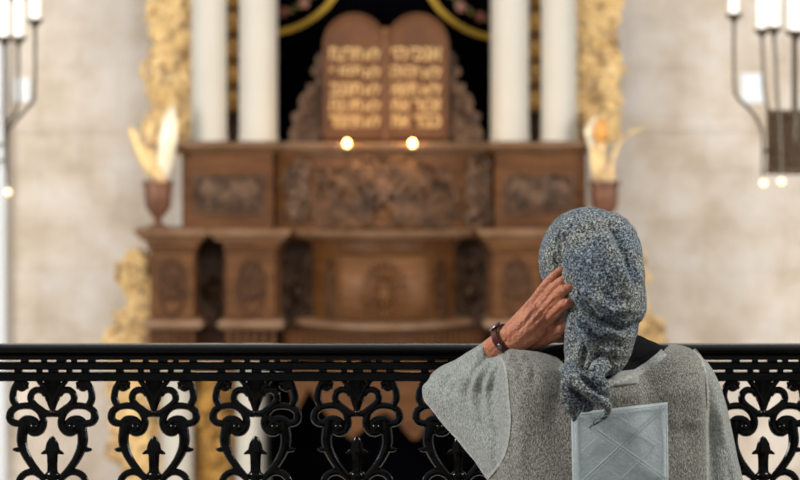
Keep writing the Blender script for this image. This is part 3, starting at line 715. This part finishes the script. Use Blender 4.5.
EL=P(452,390,DP+.19); WR=P(503,342,DP+.03)
hd.tube([EL,EL.lerp(WR,.4),EL.lerp(WR,.8),WR,P(514,334,DP+.01)],[.034,.033,.026,.0225,.023],16,steps=3,flat=.9)
q=S(1,DP)
def fing(js,rs,fl=.95): hd.tube([P(x,y,DP+d) for x,y,d in js],[a*q for a in rs],12,steps=4,flat=fl); x,y,d=js[-1]; hd.ell(P(x,y,DP+d),(rs[-1]*q,)*3,10,8)
# metacarpals then fingers; little finger is the upper one, index is nearest the scarf
fing([(506,336,.02),(520,320,.005),(535,300,.0)],[9,8,5.2]); fing([(535,300,.0),(542,290,-.015),(551,279,-.025),(561,270,-.03)],[5.2,5,4.6,3.8])
fing([(508,340,.015),(524,324,-.008),(540,305,-.010)],[10,9,6]); fing([(540,305,-.010),(549,293,-.028),(559,283,-.045),(568,277,-.05)],[6,5.2,5,4])
fing([(511,344,.012),(528,330,-.012),(544,312,-.014)],[10,9,6.2]); fing([(544,312,-.014),(554,300,-.036),(563,291,-.058),(571,287,-.062)],[6.2,5.8,5.6,4.8])
fing([(514,346,.012),(532,336,-.010),(548,320,-.012)],[9,8.5,6.2]); fing([(548,320,-.012),(557,311,-.036),(565,304,-.056),(571,301,-.058)],[6.2,5.6,5.2,4.4])
fing([(514,343,.02),(530,343,.008),(546,338,.0),(557,332,-.012),(566,323,-.02)],[8,8,7.5,6.8,5.5])
hd.ell(P(528,328,DP+.004),(.032,.016,.028),14,10); hd.ell(P(548,326,DP-.004),(.018,.014,.022),14,10)
me_h=remesh(hd,.0017,3,.4)
fold(me_h,[([(523,322),(537,305)],2.2,.0016),([(526,327),(542,309)],2.2,.0016),([(530,332),(546,315)],2.2,.0014),
  ([(520,330),(530,316),(540,300),(548,287)],1.8,-.0015),([(533,325),(548,306),(560,296)],1.8,-.002),([(543,328),(556,314),(566,305)],1.8,-.002),([(522,340),(540,333),(552,326)],2.2,-.0016),
  ([(536,318),(540,308),(543,303)],1.6,.001)])
bm=bmesh.new(); bm.from_mesh(me_b); bm.from_mesh(me_h); me=bpy.data.meshes.new('body'); bm.to_mesh(me); bm.free()
body=mkobj(me,'body',M['skin'],per)

# --- sweater
sw=MB()
loft(sw,[(349,508,540,.028),(356,503,556,.05),(368,500,575,.078),(385,500,590,.095),(420,502,610,.10)],DP,2.2)
loft(sw,[(345.5,664,681,.025,.015),(349,655,692,.045,.01),(356,636,700,.062),(368,625,706,.082),(385,615,709,.097),(420,600,709,.102)],DP,2.2)
loft(sw,[(352,590,610,.04,.03),(358,535,684,.055,.025),(366,515,698,.078,.015),(376,506,704,.092,.006),(390,500,708,.103),(420,499,710,.112),(480,498,710,.116),(560,502,708,.118),(640,492,722,.15),(664,500,716,.14)],DP)
# right sleeve hanging down
sw.tube([P(686,368,DP),P(697,392,DP),P(704,430,DP+.01),P(712,480,DP+.02),P(720,530,DP+.05)],[.040,.047,.053,.058,.058],18,steps=4)
sw.tube([P(720,530,DP+.05),P(700,562,DP+.16),P(668,580,DP+.26)],[.058,.05,.034],16,steps=3)
# left raised sleeve
sw.tube([P(520,374,DP+.02),P(490,378,DP+.08),P(460,385,DP+.15),P(446,390,DP+.18)],[.045,.050,.049,.046],18,steps=4)
sw.tube([P(447,389,DP+.18),P(464,374,DP+.13),P(480,360,DP+.075),P(492,351.5,DP+.05)],[.046,.034,.0265,.0245],16,steps=4)
ol=[(422,386),(424,400),(440,420),(457,438),(474,460),(489,482),(500,520),(560,560),(560,372),(500,362),(460,366),(434,376)]
dl=[.18,.175,.15,.12,.09,.06,.04,.02,.0,.05,.12,.17]
n=len(ol); vs=[P(a,b,DP+d-.035) for (a,b),d in zip(ol,dl)]+[P(a,b,DP+d+.035) for (a,b),d in zip(ol,dl)]
cf=P(490,420,DP+.05)+Vector((0,-.045,0)); cb=cf+Vector((0,.1,0)); vs+=[cf,cb]
fs=[(i,(i+1)%n,2*n) for i in range(n)]+[((i+1)%n+n,i+n,2*n+1) for i in range(n)]+[(i,i+n,(i+1)%n+n,(i+1)%n) for i in range(n)]
sw.add(vs,fs)
me_s=remesh(sw,.0038,20,.5)
sf=[([(496,350),(484,360),(472,374),(466,394),(468,420)],3.2,-.0045),([(498,354),(488,366),(480,384),(479,405),(484,432)],3.2,-.005),([(502,358),(495,374),(491,394),(492,420),(494,440)],3.2,-.004),
    ([(488,350),(470,362),(457,377),(450,396),(455,415)],3,-.004),([(478,354),(458,368),(446,382),(441,398)],3,-.0035),
    ([(498,352),(486,364),(476,379),(472,398),(476,424)],2.6,.0035),([(501,358),(491,372),(486,390),(487,415)],2.6,.0035),([(482,354),(464,367),(453,384),(450,404)],2.6,.003),
    ([(510,352),(520,362),(524,380)],4,-.004),([(530,356),(534,370),(532,390)],4,-.004),
    ([(440,400),(470,420),(500,440)],9,-.004),([(450,412),(480,440),(500,470)],8,.004),([(497,360),(503,352),(515,350)],4,.003),([(505,358),(520,362),(532,356)],3.5,-.004),
    ([(706,372),(709,400),(711,440),(713,480)],4,-.006),([(716,400),(722,430),(728,480)],4,.006),([(722,440),(726,460),(732,490)],4,-.005),([(700,370),(702,400),(703,440),(700,480)],5,.003),
    ([(640,372),(632,420),(636,480)],12,.003),([(560,380),(556,420),(560,480)],12,-.004),([(690,360),(684,400),(690,470)],9,-.003),([(520,385),(524,420),(522,480)],8,.004)]
fold(me_s,sf); noisy(me_s,.004,14)
full_bvh_me=me_s.copy()
neck=[(512,347),(530,350.5),(545,353),(558,357),(568,367),(580,375),(600,379),(625,375),(645,364),(658,354),(669,344.5)]
def neck_y(x): return np.interp(x,[a for a,b in neck],[b for a,b in neck])
def kept(c):
    u=c.x/c.y*F+400; v=(H-c.z)/c.y*F+HY
    if c.y>DP+.01: return not (515<u<668 and v<neck_y(u)+10)      # the front opens lower
    return not (512<u<669 and v<neck_y(u))
# shirt underneath (black) : the same form, slimmer, with its own higher neckline
me_u=me_s.copy(); co=arr(me_u)-nrm(me_u)*.0045; me_u.vertices.foreach_set('co',co.ravel()); me_u.update()
def keep_u(c):
    u=c.x/c.y*F+400; v=(H-c.z)/c.y*F+HY; return (545 if c.y<DP else 515)<u<690 and v<640 and v>344
cutfaces(me_u,keep_u)
cutfaces(me_s,kept)
# split into torso and sleeves along the seams
seamL=[(500,356),(506,372),(508,395),(510,420),(507,445),(500,463),(488,478),(480,500)]
seamR=[(694,349),(703,362),(707,385),(708,420),(707,480),(706,560)]
def xs(poly,v): return np.interp(v,[b for a,b in poly],[a for a,b in poly])
def part(me,which):
    bm=bmesh.new(); bm.from_mesh(me); bm.faces.ensure_lookup_table()
    lab=[side(f.calc_center_median()) for f in bm.faces]; seen=set()
    for val in (-1,1,0):
        comps=[]
        for f in bm.faces:
            if lab[f.index]!=val or f.index in seen: continue
            st=[f];seen.add(f.index);comp=[]
            while st:
                g=st.pop();comp.append(g.index)
                for e in g.edges:
                    for h in e.link_faces:
                        if h.index not in seen and lab[h.index]==val: seen.add(h.index);st.append(h)
            comps.append(comp)
        comps.sort(key=len,reverse=True)
        for c in comps[1:]:
            for i in c: lab[i]=0 if val else 9
    bmesh.ops.delete(bm,geom=[f for f in bm.faces if lab[f.index]!=which],context='FACES')
    bmesh.ops.delete(bm,geom=[v for v in bm.verts if not v.link_faces],context='VERTS')
    m2=bpy.data.meshes.new('part'); bm.to_mesh(m2); bm.free(); return m2
def side(c):
    u=c.x/c.y*F+400; v=(H-c.z)/c.y*F+HY
    if v<600 and u<xs(seamL,v): return -1
    if v<600 and u>xs(seamR,v): return 1
    return 0
sweater=mkobj(part(me_s,0),'knit_top',M['knit'],per)
for s in (-1,1): mkobj(part(me_s,s),'sleeve',M['knit2'],sweater)
und=mkobj(me_u,'undershirt',M['black'],per)
nk=MB(); nk.tube([P(603,372,DP+.03),P(600,350,DP+.03),P(598,330,DP+.04)],[.085,.066,.060],20,steps=4)
nk.tube([P(590,362,DP),P(635,356,DP+.015),P(660,357,DP+.02),P(674,361,DP+.02)],[.05,.038,.022,.013],14,steps=4)
nk.tube([P(618,352,DP+.005),P(634,347,DP+.01),P(650,352,DP+.015),P(665,357,DP+.02)],[.038,.025,.018,.012],14,steps=4)
nk.tube([P(590,366,DP+.01),P(555,362,DP+.03),P(535,364,DP+.03)],[.045,.032,.02],14,steps=4)
me_n=remesh(nk,.004,5); mkobj(me_n,'undershirt_collar',M['black'],und)

bvh=BVHTree.FromPolygons([v.co.copy() for v in full_bvh_me.vertices],[tuple(p.vertices) for p in full_bvh_me.polygons])
CAM=Vector((0,0,H))
def hit(px,py,lift=.003):
    d=(P(px,py,1)-CAM).normalized(); h=bvh.ray_cast(CAM,d)
    if h[0] is None: return P(px,py,DP)
    return h[0]+Vector((0,-lift,0))
def ribbon(path,w,name,mt,parent,lift=.0022,th=.0025,steps=6):
    pts=[]
    for i in range(len(path)-1):
        for k in range(steps):
            t=k/steps; p0=path[max(i-1,0)];p1=path[i];p2=path[i+1];p3=path[min(i+2,len(path)-1)]
            pts.append(tuple(.5*(2*p1[j]+(p2[j]-p0[j])*t+(2*p0[j]-5*p1[j]+4*p2[j]-p3[j])*t*t+(3*p1[j]-p0[j]-3*p2[j]+p3[j])*t**3) for j in (0,1)))
    pts.append(path[-1]); vs=[];fs=[]; c=5
    for i,p in enumerate(pts):
        a=pts[max(i-1,0)];b=pts[min(i+1,len(pts)-1)]; dx,dy=b[0]-a[0],b[1]-a[1]; L=math.hypot(dx,dy) or 1; nx,ny=-dy/L,dx/L
        for j in range(c):
            s=(j/(c-1)-.5)*w; q=hit(p[0]+nx*s,p[1]+ny*s,lift+(th if 0<j<c-1 else -.002)); vs.append(q)
    for i in range(len(pts)-1):
        for j in range(c-1): a=i*c+j; fs.append((a,a+1,a+c+1,a+c))
    m=MB(); m.add(vs,fs); return m.build(name,mt,parent,angle=80)
nb=[(x,y+3.5) for x,y in neck[1:]]
ribbon([(560,366),(570,374),(582,382),(600,385.5),(625,378.5),(645,367.5),(657,358.5)]+[(664,352)],8,'neckband',M['band'],sweater)
ribbon(seamL[:-1],3.2,'seam',M['band'],sweater,lift=.0015,th=.0015); ribbon(seamR,3.0,'seam',M['band'],sweater,lift=.0015,th=.0015)
# patch pocket on the back with stitched diamonds
def quadpt(s,t):   # s across, t down
    tl=(571,413);tr=(667.5,402);bl=(573,520);br=(669,512)
    a=[tl[i]*(1-s)+tr[i]*s for i in (0,1)];b=[bl[i]*(1-s)+br[i]*s for i in (0,1)]
    return a[0]*(1-t)+b[0]*t,a[1]*(1-t)+b[1]*t
def quadpatch(name,mt,parent,fn,n,lift):
    vs=[];fs=[]
    for i in range(n+1):
        for j in range(n+1):
            e=min(i,j,n-i,n-j); vs.append(hit(*fn(i/n,j/n),lift if e>0 else lift-.004))
    for i in range(n):
        for j in range(n): a=i*(n+1)+j; fs.append((a,a+1,a+n+2,a+n+1))
    m=MB(); m.add(vs,fs); return m.build(name,mt,parent,angle=80)
quadpatch_T=.72
fnp=lambda s,t: quadpt(s,t*quadpatch_T)
patch=quadpatch('back_patch',M['patch'],sweater,fnp,26,.0045)
def stitch(a,b,w=1.1):
    pts=[hit(*fnp(a[0]+(b[0]-a[0])*k/14,a[1]+(b[1]-a[1])*k/14),.0085) for k in range(15)]; sm.tube(pts,S(w*.5,DP),6,steps=1)
sm=MB()
for o_ in (-.025,.025):
    stitch((.04+o_,.04-o_),(.96+o_,.96-o_)) if False else None
    stitch((max(0.03,.03+o_),max(.03,.03-o_)),(min(.97,.97+o_),min(.97,.97-o_)))
    stitch((max(0.03,.03+o_),min(.97,.97+o_)),(min(.97,.97+o_),max(.03,.03+o_)))
    stitch((.5+o_,.06),(.5+o_,.94)) if False else None
for (a,b) in (((.5,.12),(.9,.5)),((.9,.5),(.5,.9)),((.5,.9),(.1,.5)),((.1,.5),(.5,.12))): stitch(a,b,.8)
for (a,b) in (((.02,.03),(.98,.03)),((.98,.03),(.98,.97)),((.02,.03),(.02,.97)),((.02,.97),(.98,.97))): stitch(a,b,.9)
sm.build('stitching',M['stitch'],patch)
tg=quadpatch('cloth_tag',M['label'],sweater,lambda s,t:(611+s*28,372+t*15-s*3),10,.004)

# wristwatch
axis=(P(512,334,DP+.01)-P(492,352,DP+.05)).normalized(); wc=P(506,339,DP+.02)
wr=MB(); u_=axis.orthogonal().normalized(); v_=axis.cross(u_)
prof=[(-.0075,.026),(-.0075,.0285),(0,.0295),(.0075,.0285),(.0075,.026)]
rg=[]
for k in range(36):
    a=2*PI*k/36; d_=u_*math.cos(a)+v_*math.sin(a); d2=Vector((d_.x,d_.y*.92,d_.z))
    rg.append([wc+axis*o_+d2*rr for o_,rr in prof])
rg.append(rg[0]); wr.rings(rg,cap=False); wr_o=wr.build('watch_strap',M['strap'],per)
fz=(Vector((-.15,-.9,.1))-axis*Vector((-.15,-.9,.1)).dot(axis)).normalized(); sd_=axis.cross(fz)
wm=MB(); R3=Matrix((sd_,axis,fz)).transposed(); 
wm.ell(wc+fz*.0285+sd_*.006,(.006,.0055,.0016),14,8,rot=R3); wm.build('buckle',M['steel'],wr_o)
top=(Vector((-.75,.2,.66))-axis*Vector((-.75,.2,.66)).dot(axis)).normalized(); R4=Matrix((axis.cross(top),axis,top)).transposed()
wm=MB(); wm.ell(wc+top*.031,(.012,.013,.004),16,8,rot=R4); wm.build('watch_case',M['steel'],wr_o)

# --- head scarf
sc_=MB()
sc_.ell(P(588.5,260,DP+.045),(S(50.5,DP),.112,S(54,DP)),28,20)
sc_.ell(P(606,262,DP+.02),(S(37,DP),.09,S(52,DP)),24,16)
loft(sc_,[(222,578,622,.045,.03),(235,558,634,.075,.01),(250,553,640,.088,-.005),(270,556,644,.095,-.015),(290,562,644,.096,-.02),(310,564,644,.09,-.025),(330,563,636,.078,-.035),(350,563,629,.064,-.045),(361,562,624,.056,-.052),(368,565,618,.046,-.055),(372,572,608,.03,-.055)],DP,2.3)
me_c=remesh(sc_,.0026,8,.5)
cf=[([(566,282),(580,300),(600,320),(625,331),(643,322)],3.4,-.022),([(572,280),(592,298),(612,311),(642,308)],5,.012),
    ([(566,300),(580,320),(598,339),(622,348)],3.2,-.018),([(568,292),(586,312),(606,330),(634,338)],4,.010),
    ([(568,325),(576,344),(592,358),(616,361)],4,-.010),([(570,310),(582,332),(600,348),(622,354)],4,.008),
    ([(578,216),(562,240),(557,262),(560,284)],4,-.011),([(566,222),(550,245),(545,268)],5,.004),
    ([(600,212),(618,238),(628,262),(638,292)],4,-.010),([(588,212),(604,240),(620,272),(628,300)],6,.006),([(575,230),(590,262),(598,290)],7,-.004),
    ([(572,295),(570,325),(571,360)],4,-.008),([(582,340),(584,358),(580,374)],3,-.009),([(600,350),(598,362),(590,374)],3,-.009),([(612,350),(608,366)],3,-.007)]
fold(me_c,cf); noisy(me_c,.0035,18); noisy(me_c,.0015,60)
cutfaces(me_c,lambda c: not (c.y>DP+.09 and c.z<P(0,240,DP).z))
scarf=mkobj(me_c,'head_scarf',M['scarf'],per)
tl=MB(); DB=DP-.135
tl.tube([P(574,366,DB+.035),P(570,376,DB+.012),P(582,388,DB-.006),P(597,398,DB-.008),P(607,405,DB-.002),P(607,412,DB+.005),P(600,419,DB+.007),P(589,428,DB+.012)],[.016,.018,.016,.013,.011,.009,.007,.0022],14,steps=5,flat=.75)
tl.tube([P(569,372,DB+.03),P(568,388,DB+.014),P(571,402,DB+.012),P(575,412,DB+.012),P(573,422,DB+.014)],[.012,.014,.016,.012,.003],14,steps=5,flat=.5)
tl.tube([P(606,362,DB+.035),P(596,374,DB+.008),P(604,386,DB+.004),P(608,396,DB+.01),P(604,404,DB+.01)],[.016,.018,.014,.010,.005],14,steps=4,flat=.6)
tl.tube([P(585,370,DB+.016),P(584,396,DB+.018),P(586,412,DB+.02)],[.028,.026,.014],14,steps=4,flat=.4)
me_t=remesh(tl,.0018,4,.5)
fold(me_t,[([(570,386),(582,397),(598,410)],2.2,-.008),([(578,374),(592,386),(606,397)],2.2,-.007),([(576,392),(586,404),(594,414)],2,-.004),([(590,370),(596,382),(604,392)],2,-.004),([(572,400),(580,410)],2,-.003),([(577,370),(586,372),(600,369)],2,-.005)])
noisy(me_t,.002,60)
mkobj(me_t,'scarf_tail',M['scarf'],scarf)
# skirt
sk=MB(); loft(sk,[(630,498,712,.135,.02),(655,488,722,.15,.03),(668,492,718,.15,.03)],DP)
for s in (-1,1):
    hip=Vector((sx+s*.08,DP+.03,.56)); kn=Vector((sx+s*.09,DP+.46,.555)); an=Vector((sx+s*.09,DP+.38,.16))
    sk.tube([hip,hip.lerp(kn,.5),kn],[.10,.10,.085],16,steps=2); sk.tube([kn,kn.lerp(an,.5),an],[.085,.10,.11],16,steps=2)
mkobj(remesh(sk,.008,6),'skirt',M['skirt'],per)
# bench under her
bn=thing('bench','plain dark wooden bench under the seated person','bench',(sx,DP-.02,0))
m=MB(); m.box((sx-.75,DP-.2,.42),(sx+.75,DP+.16,.462)); m.build('seat_board',M['bench'],bn,smooth=False,bevel=.006)
for s in (-1,1):
    m=MB(); m.box((sx+s*.62-.02,DP-.17,0),(sx+s*.62+.02,DP+.12,.42)); m.build('leg',M['bench'],bn,smooth=False,bevel=.004)

# ---------------------------------------------------------------- camera, light
cam=bpy.data.cameras.new('camera'); co=bpy.data.objects.new('camera',cam); C.objects.link(co)
co.location=(0,0,H); co.rotation_euler=(PI/2,0,0); cam.sensor_width=36; cam.lens=F*36/800; cam.shift_y=-(240-HY)/800
cam.clip_end=100; cam.dof.use_dof=True; cam.dof.focus_distance=4.72; cam.dof.aperture_fstop=(F*36/800/1000)/.0235
sc.camera=co
w=bpy.data.worlds.new('world'); sc.world=w; w.use_nodes=True; bg=w.node_tree.nodes['Background']; bg.inputs[0].default_value=(.92,.96,1,1); bg.inputs[1].default_value=.27
def area(name,loc,rot,size,e,col=(1,1,1),sy=None):
    l=bpy.data.lights.new(name,'AREA'); l.energy=e; l.color=col; l.shape='RECTANGLE'; l.size=size; l.size_y=sy or size
    o=bpy.data.objects.new(name,l); C.objects.link(o); o.location=loc
    d=Vector(rot)-Vector(loc); o.rotation_euler=d.to_track_quat('-Z','Y').to_euler(); return o
area('hall_fill_left',(-7.0,9.5,1.8),(0,19,-.8),3.5,650,(1,.98,.95))  # added off-frame area light brightening ark and wall, no window there
area('hall_fill_right',(7.0,9.5,1.8),(0,19,-.8),3.5,510,(1,.98,.95))  # its added counterpart on the right, likewise without a window
area('hall_fill_top',(0,12,5.2),(0,18.5,-1),4,200,(1,.95,.88))  # added overhead fill for the ark, not a modelled fixture
area('balcony_key_left',(-2.3,4.15,2.7),(.42,4.45,1.1),.7,72,(1,.98,.95))  # added key light on the woman from upper left, no window there
area('balcony_fill_right',(2.1,4.2,2.7),(.42,4.45,1.05),.7,46,(1,.96,.9))  # added fill for the woman's right side, no real fixture
v=sc.view_settings; v.view_transform='Standard'; v.look='None'; v.gamma=1; v.exposure=0; v.use_curve_mapping=False
